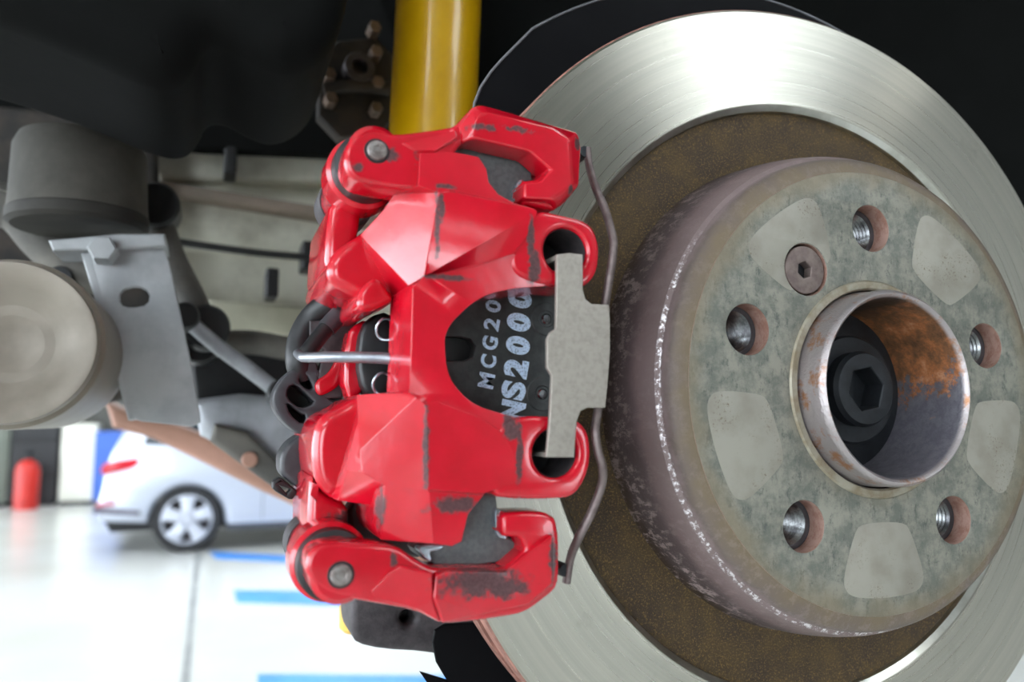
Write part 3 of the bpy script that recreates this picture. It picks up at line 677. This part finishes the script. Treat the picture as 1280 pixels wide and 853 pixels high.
plate('ribbed_shell', [pxl(ob, YB), pxl(roundc([(372, 472), (382, 466), (392, 484), (388, 488), (378, 484)], 1), YB), pxl(roundc([(360, 484), (370, 480), (386, 496), (394, 504), (376, 512), (358, 498)], 1), YB), pxl(roundc([(358, 504), (374, 516), (384, 520), (378, 532), (362, 518)], 1), YB), pxl(circle((396, 468), 5, 16), YB)], YB, YB + 14, PLASTIC, con, 0.8, 2)
plate('shell_floor', [pxl(ob, YB)], YB + 13.5, YB + 16, RUBBER, con)
con2 = thing('sensor_connector', up(370, 620, 60), 'dark grey sensor connector below the ribbed cable bracket', 'connector')
plate('body', [pxl(roundc([(350, 570), (362, 552), (390, 536), (400, 545), (400, 615), (388, 622), (368, 608), (350, 594)], 2, 0.2), 58)], 58, 78, PLASTIC, con2, 1.6, 3)
plate('label_boss', [pxl(roundc([(376, 572), (384, 578), (392, 592), (388, 598), (378, 590)], 1), 58)], 57.4, 58.6, PLASTIC, con2, 0.3, 1)
plate('latch', [pxl(roundc([(340, 602), (350, 596), (372, 614), (364, 626), (340, 612)], 1, 0.15), 60), pxl([(347, 605), (351, 602), (362, 612), (358, 617)], 60)], 58, 64, RUBBER, con2, 0.6, 1)

# ================================================================== DAMPER, LOWER ARM
dmp = thing('shock_absorber', up(541, 160, 200), 'bright yellow shock absorber tube rising above the red caliper', 'shock absorber')
a, b = up(538, 230, 200), up(558.5, -215, 200)
Ld = (b - a).length
lathe('tube_body', [(0, 0), (22.5, 0), (24.0, 1.5), (24.0, Ld), (0, Ld)], YELLOW, dmp, n=72, mtx=axis_mtx(a, b))
lathe('lower_eye', [(6, -20), (17, -20), (18, -18), (18, 18), (17, 20), (6, 20)], DARKMET, dmp, n=40, closed=True, mtx=Matrix.Translation((a + Vector((0, 0, -14))) * S))
low = thing('lower_suspension_arm', up(490, 815, 110), 'dark grey lower suspension arm end below the caliper', 'suspension arm')
plate('arm_end', [pxl(roundc([(440, 740), (520, 740), (600, 745), (640, 800), (640, 850), (560, 818), (450, 812), (438, 790)], 2), 110), pxl(circle((510, 773), 9, 24), 110)], 110, 140, CAST, low, 3, 3)
plate('bolt_hole', [pxl(circle((510, 773), 12, 24), 124)], 122, 139, RUBBER, low)
pad2 = thing('lift_pad', up(430, 790, 190), 'small yellow lift pad edge peeking under the red carrier', 'lift pad')
lathe('pad', [(0, 0), (8, 0), (10, 2), (10, 12), (8, 14), (0, 14)], simple('yellow_polyurethane', (226, 190, 96), (214, 172, 70), 0.5, 0, 20), pad2, n=48, mtx=axis_mtx(up(450, 788, 190), up(450, 742, 190)))

# ================================================================== WHEEL ARCH
arch = thing('wheel_arch_liner', (0, 200, 120), 'black wheel arch liner surrounding the brake from above', 'wheel arch')
bm = bmesh.new(); ra = []
for i in range(41):
    an = math.radians(-25 + 137 * i / 40)
    ra.append([bm.verts.new(Vector((r * math.cos(an), y, r * math.sin(an))) * S) for (r, y) in ((395, -30), (392, 60), (385, 160), (372, 230), (340, 270), (250, 285), (205, 290), (205, 310), (420, 310), (420, -30))])
for p, q in zip(ra, ra[1:]):
    for k in range(10): bm.faces.new([p[k], p[(k + 1) % 10], q[(k + 1) % 10], q[k]])
link(to_mesh(bm, 50), 'arch_shell', LINER, arch)
tub = thing('body_tub_cover', up(200, 190, 160), 'black moulded cover bulging down at the upper left', 'underbody cover')
lo = roundc([(-260, 90), (-60, 112), (60, 146), (140, 176), (200, 202), (232, 204), (248, 186), (258, 162), (280, 160), (310, 178), (340, 188), (376, 172), (394, 140), (404, 90), (414, 10), (424, -140), (-260, -200)], 2)
plate('cover_shell', [pxl(lo, 218)], 110, 226, LINER, tub, 16, 6, ang=60)

# ================================================================== REAR FRAME behind the liner: dark bracket with bolts
br = thing('dark_bolted_bracket', up(445, 150, 260), 'dark rusty bracket with small bolts between black cover and yellow damper', 'bracket')
plate('bracket_plate', [pxl(roundc([(395, 60), (490, 50), (500, 170), (396, 180)], 1), 270)], 262, 275, DARKMET, br, 2, 2)
for (x, y) in ((410, 98), (468, 70), (470, 108), (412, 128), (468, 140), (466, 40)):
    q = up(x, y, 260); lathe('bolt', [(0, 252), (3.6, 252), (4.2, 253), (4.2, 263), (0, 263)], simple('worn_bolt', (120, 100, 86), (90, 78, 68), 0.5, 0.3, 100) if 'worn_bolt' not in D.materials else D.materials['worn_bolt'], br, c=(q.x, q.z), n=6)
q = up(448, 88, 258)
lathe('bush_ring', [(5, 252), (9, 252), (9.6, 253), (9.6, 263), (5, 263)], CAST, br, c=(q.x, q.z), n=32, closed=True)
tube('cross_rib', [P(405, 112, 258), P(440, 108, 256), P(485, 112, 258)], 4, DARKMET, br)

# ================================================================== UNDERBODY left
def beam(name, pts, Y0, Y1, mat, parent, bev=4): return plate(name, [pxl(pts, Y0)], Y0, Y1, mat, parent, bev, 3)
ub = thing('underbody_sill', up(300, 250, 520), 'pale grimy underbody rail with folded ledges behind the caliper', 'underbody')
beam('upper_rail', [(180, 188), (260, 176), (430, 190), (700, 205), (700, 240), (430, 226), (200, 226)], 470, 560, UNDERB, ub, 5)
beam('rail_lip', [(190, 224), (430, 262), (700, 300), (700, 314), (430, 277), (190, 237)], 455, 560, simple('pinkish_lip', (150, 132, 118), (120, 108, 96), 0.6, 0, 14), ub, 2)
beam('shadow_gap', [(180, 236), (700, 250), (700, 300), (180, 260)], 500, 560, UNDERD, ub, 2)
a, b = up(130, 262, 520), up(700, 330, 520)
lathe('side_tube', [(0, 0), (44, 0), (46, 2), (46, (b - a).length), (0, (b - a).length)], UNDERB, ub, n=48, mtx=axis_mtx(a, b))
beam('lower_rail', [(200, 300), (430, 330), (700, 350), (700, 420), (430, 400), (250, 390)], 490, 580, UNDERB, ub, 6)
beam('floor_flange', [(260, 374), (430, 388), (700, 400), (700, 436), (430, 424), (268, 414)], 470, 580, simple('cream_flange', (206, 204, 182), (176, 172, 150), 0.5, 0, 12), ub, 3)
tube('brake_pipe', [P(180, 296, 440), P(260, 308, 440), P(340, 318, 440), P(410, 322, 440), P(500, 318, 440)], 3, RUBBER, ub)
for (x, y) in ((288, 200), (385, 320), (340, 354)):
    q = up(x, y, 445); box('rail_bracket', (q.x - 5, 440, q.z - 12), (q.x + 5, 470, q.z + 12), RUBBER, ub, 2)
seat = thing('rubber_buffer', up(100, 280, 260), 'dusty dark rubber buffer drum under the black cover', 'rubber buffer')
a, b = up(99, 280, 265), up(103, 176, 265)
mt = axis_mtx(a, b); hs = (b - a).length
lathe('drum', [(0, 3), (33, 3), (34, 6), (33.5, 12), (32.5, hs * 0.85), (30, hs * 0.97), (24, hs), (0, hs)], DULLRUB, seat, n=64, mtx=mt)
lathe('lower_rim', [(0, -3), (32, -3), (34.6, -1), (34.6, 4), (33, 6), (0, 6)], simple('dark_dusty_rim', (58, 56, 51), (44, 42, 39), 0.8, 0, 24), seat, n=64, mtx=mt)
muf = thing('exhaust_silencer', up(20, 530, 190), 'round beige metal drum end at the left edge of the picture', 'exhaust')
c = up(8, 428, 170); cc = (c.x, c.z)
lathe('end_cap', [(0, 180), (16, 178), (24, 172), (31, 168), (33.5, 168), (34.2, 170), (34.2, 174)], BEIGE, muf, c=cc, n=72)
lathe('drum_body', [(0, 181), (34.0, 174), (36.0, 176), (36.4, 178), (36.4, 262), (30, 274), (0, 274)], BEIGE, muf, c=cc, n=72)
bk = thing('stamped_bracket', up(200, 530, 240), 'flat grey stamped steel bracket plate hanging at the left', 'bracket')
plate('bracket_plate', [pxl(roundc([(110, 308), (150, 300), (200, 298), (212, 330), (236, 440), (252, 528), (240, 534), (168, 526), (160, 510), (140, 420)], 1, 0.12), 240), pxl(roundc([(150, 364), (172, 358), (188, 366), (186, 382), (164, 386), (150, 382)], 1), 240)], 238, 242, GREYMET, bk, 0.8, 2)
beam('folded_flange', [(60, 300), (150, 292), (206, 292), (208, 308), (150, 312), (66, 314)], 232, 262, GREYMET, bk, 1.5)
beam('side_fold', [(96, 300), (112, 306), (142, 420), (168, 524), (160, 526), (132, 420)], 238, 262, GREYMET, bk, 1.0)
lathe('bolt_nut', [(0, 224), (6, 224), (7, 226), (7, 239), (0, 239)], GREYMET, bk, c=(up(131, 316, 236).x, up(131, 316, 236).z), n=6)
def rodthing(name, label, cat, P0, r, mat, eye=None):
    t = thing(name, P0[0], label, cat)
    tube('rod', P0, r, mat, t, n=14)
    for e in (eye or [P0[0], P0[-1]]):
        lathe('bush_eye', [(0, -14), (r * 1.5, -14), (r * 1.7, -12), (r * 1.7, 12), (r * 1.5, 14), (0, 14)], RUBBER, t, n=28, mtx=Matrix.Translation(Vector(e) * S))
    return t
rodthing('stabiliser_link', 'dark slanting suspension link right of the grey stamped bracket', 'suspension link', [P(196, 262, 300), P(214, 320, 300), P(240, 372, 300), P(258, 412, 300)], 8, UNDERD)
rodthing('control_arm', 'grey satin control arm sloping towards the black cable bracket', 'suspension arm', [P(232, 398, 280), P(268, 430, 280), P(306, 458, 280), P(350, 492, 280)], 4.6, ARM)
rodthing('toe_link', 'thin grey tie rod crossing left behind the stamped bracket', 'tie rod', [P(80, 352, 300), P(100, 394, 300), P(150, 420, 300), P(220, 440, 300)], 4, BEIGE)
rodthing('trailing_link', 'dark trailing link running right under the pale underbody', 'suspension link', [P(250, 430, 330), P(310, 428, 330), P(360, 436, 330), P(430, 446, 330)], 8, UNDERD)
sf = thing('axle_subframe', up(300, 560, 340), 'grey dirty axle subframe casting behind the cable bracket', 'subframe')
beam('casting', [(240, 500), (300, 492), (400, 500), (520, 520), (520, 600), (400, 610), (340, 590), (280, 560), (250, 545)], 330, 390, ARM, sf, 8)
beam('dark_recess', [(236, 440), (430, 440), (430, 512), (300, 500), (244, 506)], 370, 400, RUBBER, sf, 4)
beam('web', [(268, 530), (310, 540), (350, 580), (380, 612), (350, 616), (300, 580), (262, 552)], 318, 345, UNDERD, sf, 4)
q = up(312, 575, 315); lathe('bush', [(0, 314), (4, 314), (5, 315), (5, 340), (0, 340)], SALMON, sf, c=(q.x, q.z), n=32)
la = thing('vehicle_lift', up(230, 560, 700), 'faded salmon lift arm slanting down across the silver car', 'vehicle lift')
beam('arm_beam', [(130, 500), (170, 520), (220, 530), (300, 562), (392, 606), (560, 690), (560, 730), (392, 644), (330, 616), (240, 572), (190, 548), (140, 535)], 700, 790, SALMON, la, 8)
cr = thing('axle_crossmember', up(60, 330, 300), 'dusty curved crossmember at the left edge above the drum', 'crossmember')
tube('curved_tube', [P(-40, 250, 300), P(20, 262, 300), P(56, 300, 300), P(90, 330, 300), P(130, 344, 300)], 13, UNDERD, cr, n=20)
tube('pale_seam', [P(-40, 236, 292), P(20, 250, 292), P(60, 286, 292)], 4, UNDERB, cr)
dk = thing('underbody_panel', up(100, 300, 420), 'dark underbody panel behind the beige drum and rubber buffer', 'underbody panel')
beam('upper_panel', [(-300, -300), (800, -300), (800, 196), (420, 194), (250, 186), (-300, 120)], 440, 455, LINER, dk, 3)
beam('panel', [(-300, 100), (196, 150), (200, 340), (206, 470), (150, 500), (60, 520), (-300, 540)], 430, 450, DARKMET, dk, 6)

# ================================================================== SILVER CAR far behind
g = ground(232, 691); WX, WY = g.x, g.y            # ground point of the visible rear wheel
PAINT = NT('silver_car_paint'); PAINT.set(Base_Color=lin((186, 192, 206)), Metallic=0.35, Roughness=0.28); PAINT.b.inputs['Coat Weight'].default_value = 1.0; PAINT = PAINT.m
TYRE = simple('tyre_rubber', (34, 35, 38), (28, 28, 30), 0.7, 0, 5)
ALLOY = simple('silver_alloy', (206, 210, 222), (190, 194, 206), 0.35, 0.5, 5)
GLASS = NT('tinted_glass'); GLASS.set(Base_Color=lin((40, 46, 52)), Roughness=0.06); GLASS = GLASS.m
sc = thing('silver_car', (WX + 1250, WY + 850, FZ), 'silver hatchback parked on the white floor far behind', 'car')
def zc(z): return FZ + z
prof = [(-780, 330), (-800, 480), (-760, 640), (-740, 800), (-700, 960), (-600, 1180), (-430, 1400), (-150, 1455), (700, 1470), (1250, 1420), (1750, 1080), (2500, 960), (3050, 850), (3280, 650), (3320, 420), (3260, 260), (2960, 230)]
arch_f = [(2560 + 345 * math.cos(t), 300 + 345 * math.sin(t)) for t in [math.pi * i / 14 for i in range(15)]]
arch_r = [(0 + 345 * math.cos(t), 300 + 345 * math.sin(t)) for t in [math.pi * i / 14 for i in range(15)]]
sideo = prof[:-1] + [(2960, 230)] + arch_f + [(2190, 220), (380, 220)] + arch_r + [(-400, 300)]
bodyloop = [(WX + x, zc(z)) for x, z in sideo]
plate('car_body', [bodyloop], WY - 30, WY + 1720, PAINT, sc, 60, 5, ang=40)
def sp(name, pts, mat, y0, y1, bev=4): return plate(name, [[(WX + x, zc(z)) for x, z in pts]], y0, y1, mat, sc, bev, 2)
sp('side_window', [(-330, 1330), (-420, 1050), (700, 1010), (700, 1400), (-120, 1400)], GLASS, WY - 45, WY + 40)
sp('side_window', [(760, 1010), (1560, 1030), (1180, 1370), (760, 1400)], GLASS, WY - 45, WY + 40)
sp('tail_light', roundc([(-775, 870), (-640, 900), (-430, 930), (-480, 830), (-640, 790), (-770, 760)], 1), simple('red_tail_lamp', (214, 24, 44), (180, 16, 34), 0.15, 0, 5), WY - 52, WY + 160, 20)
sp('bumper_strip', [(-815, 470), (-420, 420), (-420, 380), (-815, 410)], simple('dark_bumper', (96, 90, 104), (80, 76, 88), 0.5, 0, 5), WY - 45, WY + 100, 8)
sp('bumper_reflector', [(-800, 500), (-640, 520), (-640, 480), (-800, 470)], simple('red_reflector', (190, 60, 80), (170, 50, 70), 0.3, 0, 5), WY - 48, WY + 60, 5)
sp('sill_strip', [(370, 260), (2190, 260), (2190, 200), (370, 200)], simple('dark_sill', (64, 66, 74), (56, 58, 64), 0.5, 0, 5), WY - 40, WY + 60, 6)
sp('door_seam', [(700, 980), (706, 980), (706, 300), (700, 300)], TYRE, WY - 34, WY, 1)
sp('rocker_panel', [(-780, 360), (3200, 360), (3200, 190), (-700, 190)], TYRE, WY + 260, WY + 1500, 6)
for i, (dx, dy) in enumerate(((0, -40), (2560, -40), (0, 1500), (2560, 1500))):
    wx, wy = WX + dx, WY + dy
    wh = thing('car_wheel_dummy', (0, 0, 0), 'x', 'x') if False else None
    mtx = Matrix.Translation(Vector((wx, wy, zc(322))) * S)
    ty = lathe('tyre', [(232, 0), (300, -6), (318, 10), (322, 40), (322, 180), (316, 206), (232, 210)], TYRE, sc, n=64, closed=True, mtx=mtx)
    lathe('wheel_rim', [(236, 200), (236, -2), (226, -4), (222, 10), (214, 40), (210, 200)], ALLOY, ty, n=64, closed=True, mtx=mtx)
    lathe('wheel_back', [(0, 120), (212, 120), (212, 130), (0, 130)], CAST, ty, n=32, mtx=mtx)
    if i < 2:
        for kk in range(5):
            an = math.radians(90 + 72 * kk)
            pts = [(-70, 20), (-52, 90), (-62, 180), (-92, 222), (92, 222), (62, 180), (52, 90), (70, 20)]
            lp = [(wx + u * math.sin(an) + v * math.cos(an), zc(322) - u * math.cos(an) + v * math.sin(an)) for u, v in pts]
            plate('spoke', [lp], wy + 4, wy + 50, ALLOY, ty, 10, 2)
        lathe('hub_cap', [(0, -6), (50, -6), (58, 4), (58, 60), (0, 60)], ALLOY, ty, n=32, mtx=mtx)

# ================================================================== FLOOR MARKINGS AND BACK OF THE WORKSHOP
TAPE = simple('blue_floor_tape', (70, 150, 236), (56, 134, 224), 0.4, 0, 4)
for lb, q in (('blue stripe on the floor just right of the car wheel', [(262, 690), (400, 698), (400, 706), (270, 699)]),
              ('blue stripe in the middle of the white floor left of the lower pin', [(292, 738), (520, 742), (520, 760), (296, 754)]),
              ('blue stripe nearest the camera at the bottom edge', [(322, 843), (640, 846), (640, 880), (322, 872)])):
    pts = [ground(*z) for z in q]
    tag(strip('floor_stripe', [(p.x, p.y) for p in pts], 2, TAPE), lb, 'floor tape', 'blue tape stripes on the workshop floor')
YW = 13400
def bg(px, py): return up(px, py, YW)
def cab(name, label, cat, x0, x1, ytop, mat, mats=None, depth=500):
    a, b = up(x0, ytop, YW), up(x1, ytop, YW)
    t = thing(name, ((a.x + b.x) / 2, YW + depth / 2, FZ), label, cat)
    box('body', (a.x, YW, FZ + 60), (b.x, YW + depth, a.z), mat, t, 15)
    box('plinth', (a.x + 40, YW + 40, FZ), (b.x - 40, YW + depth - 30, FZ + 61), TYRE, t, 5)
    return t, a, b
GCAB = simple('green_grey_cabinet', (116, 122, 110), (100, 106, 96), 0.6, 0, 1)
BCAB = simple('black_cabinet', (36, 36, 38), (30, 30, 32), 0.5, 0, 1)
t, a, b = cab('storage_cabinet', 'tall grey-green cabinet at the left edge of the workshop wall', 'cabinet', -120, 18, 470, GCAB)
box('door', (a.x + 60, YW - 20, FZ + 120), (b.x - 60, YW + 1, a.z - 60), GCAB, t, 8)
t, a, b = cab('tool_rack', 'tall black tool rack behind the red cylinder', 'rack', 20, 78, 470, BCAB, depth=450)
for z in (500, 1000, 1400): box('shelf', (a.x, YW - 60, FZ + z), (b.x, YW + 1, FZ + z + 40), BCAB, t, 5)
q0, q1 = up(16, 630, YW - 400), up(48, 630, YW - 400)
t = thing('gas_cylinder', ((q0.x + q1.x) / 2, YW - 400, FZ), 'red upright gas cylinder standing before the black tool rack', 'cylinder')
REDC = simple('red_cylinder_paint', (196, 44, 34), (170, 34, 28), 0.4, 0, 3)
rr = (q1.x - q0.x) / 2
lathe('shell', [(0, 0), (rr, 0), (rr, 560), (rr * 0.8, 660), (rr * 0.3, 720), (0, 720)], REDC, t, n=40, mtx=axis_mtx(((q0.x + q1.x) / 2, YW - 400, FZ), ((q0.x + q1.x) / 2, YW - 400, 0)))
lathe('valve', [(0, 700), (40, 700), (40, 800), (70, 810), (70, 840), (0, 850)], DARKBOLT, t, n=20, mtx=axis_mtx(((q0.x + q1.x) / 2, YW - 400, FZ), ((q0.x + q1.x) / 2, YW - 400, 0)))
WHT = simple('white_cabinet', (226, 226, 214), (214, 212, 198), 0.5, 0, 1)
t, a, b = cab('parts_cabinet', 'white cabinet with a blue side panel left of the silver car', 'cabinet', 78, 122, 530, WHT, depth=550)
box('blue_panel', (b.x - 20, YW - 30, FZ + 60), (b.x + 380, YW + 550, a.z - 120), simple('blue_panel_paint', (70, 110, 196), (60, 96, 180), 0.5, 0, 1), t, 10)
box('door', (a.x + 60, YW - 25, FZ + 150), (b.x - 100, YW + 1, a.z - 100), WHT, t, 8)
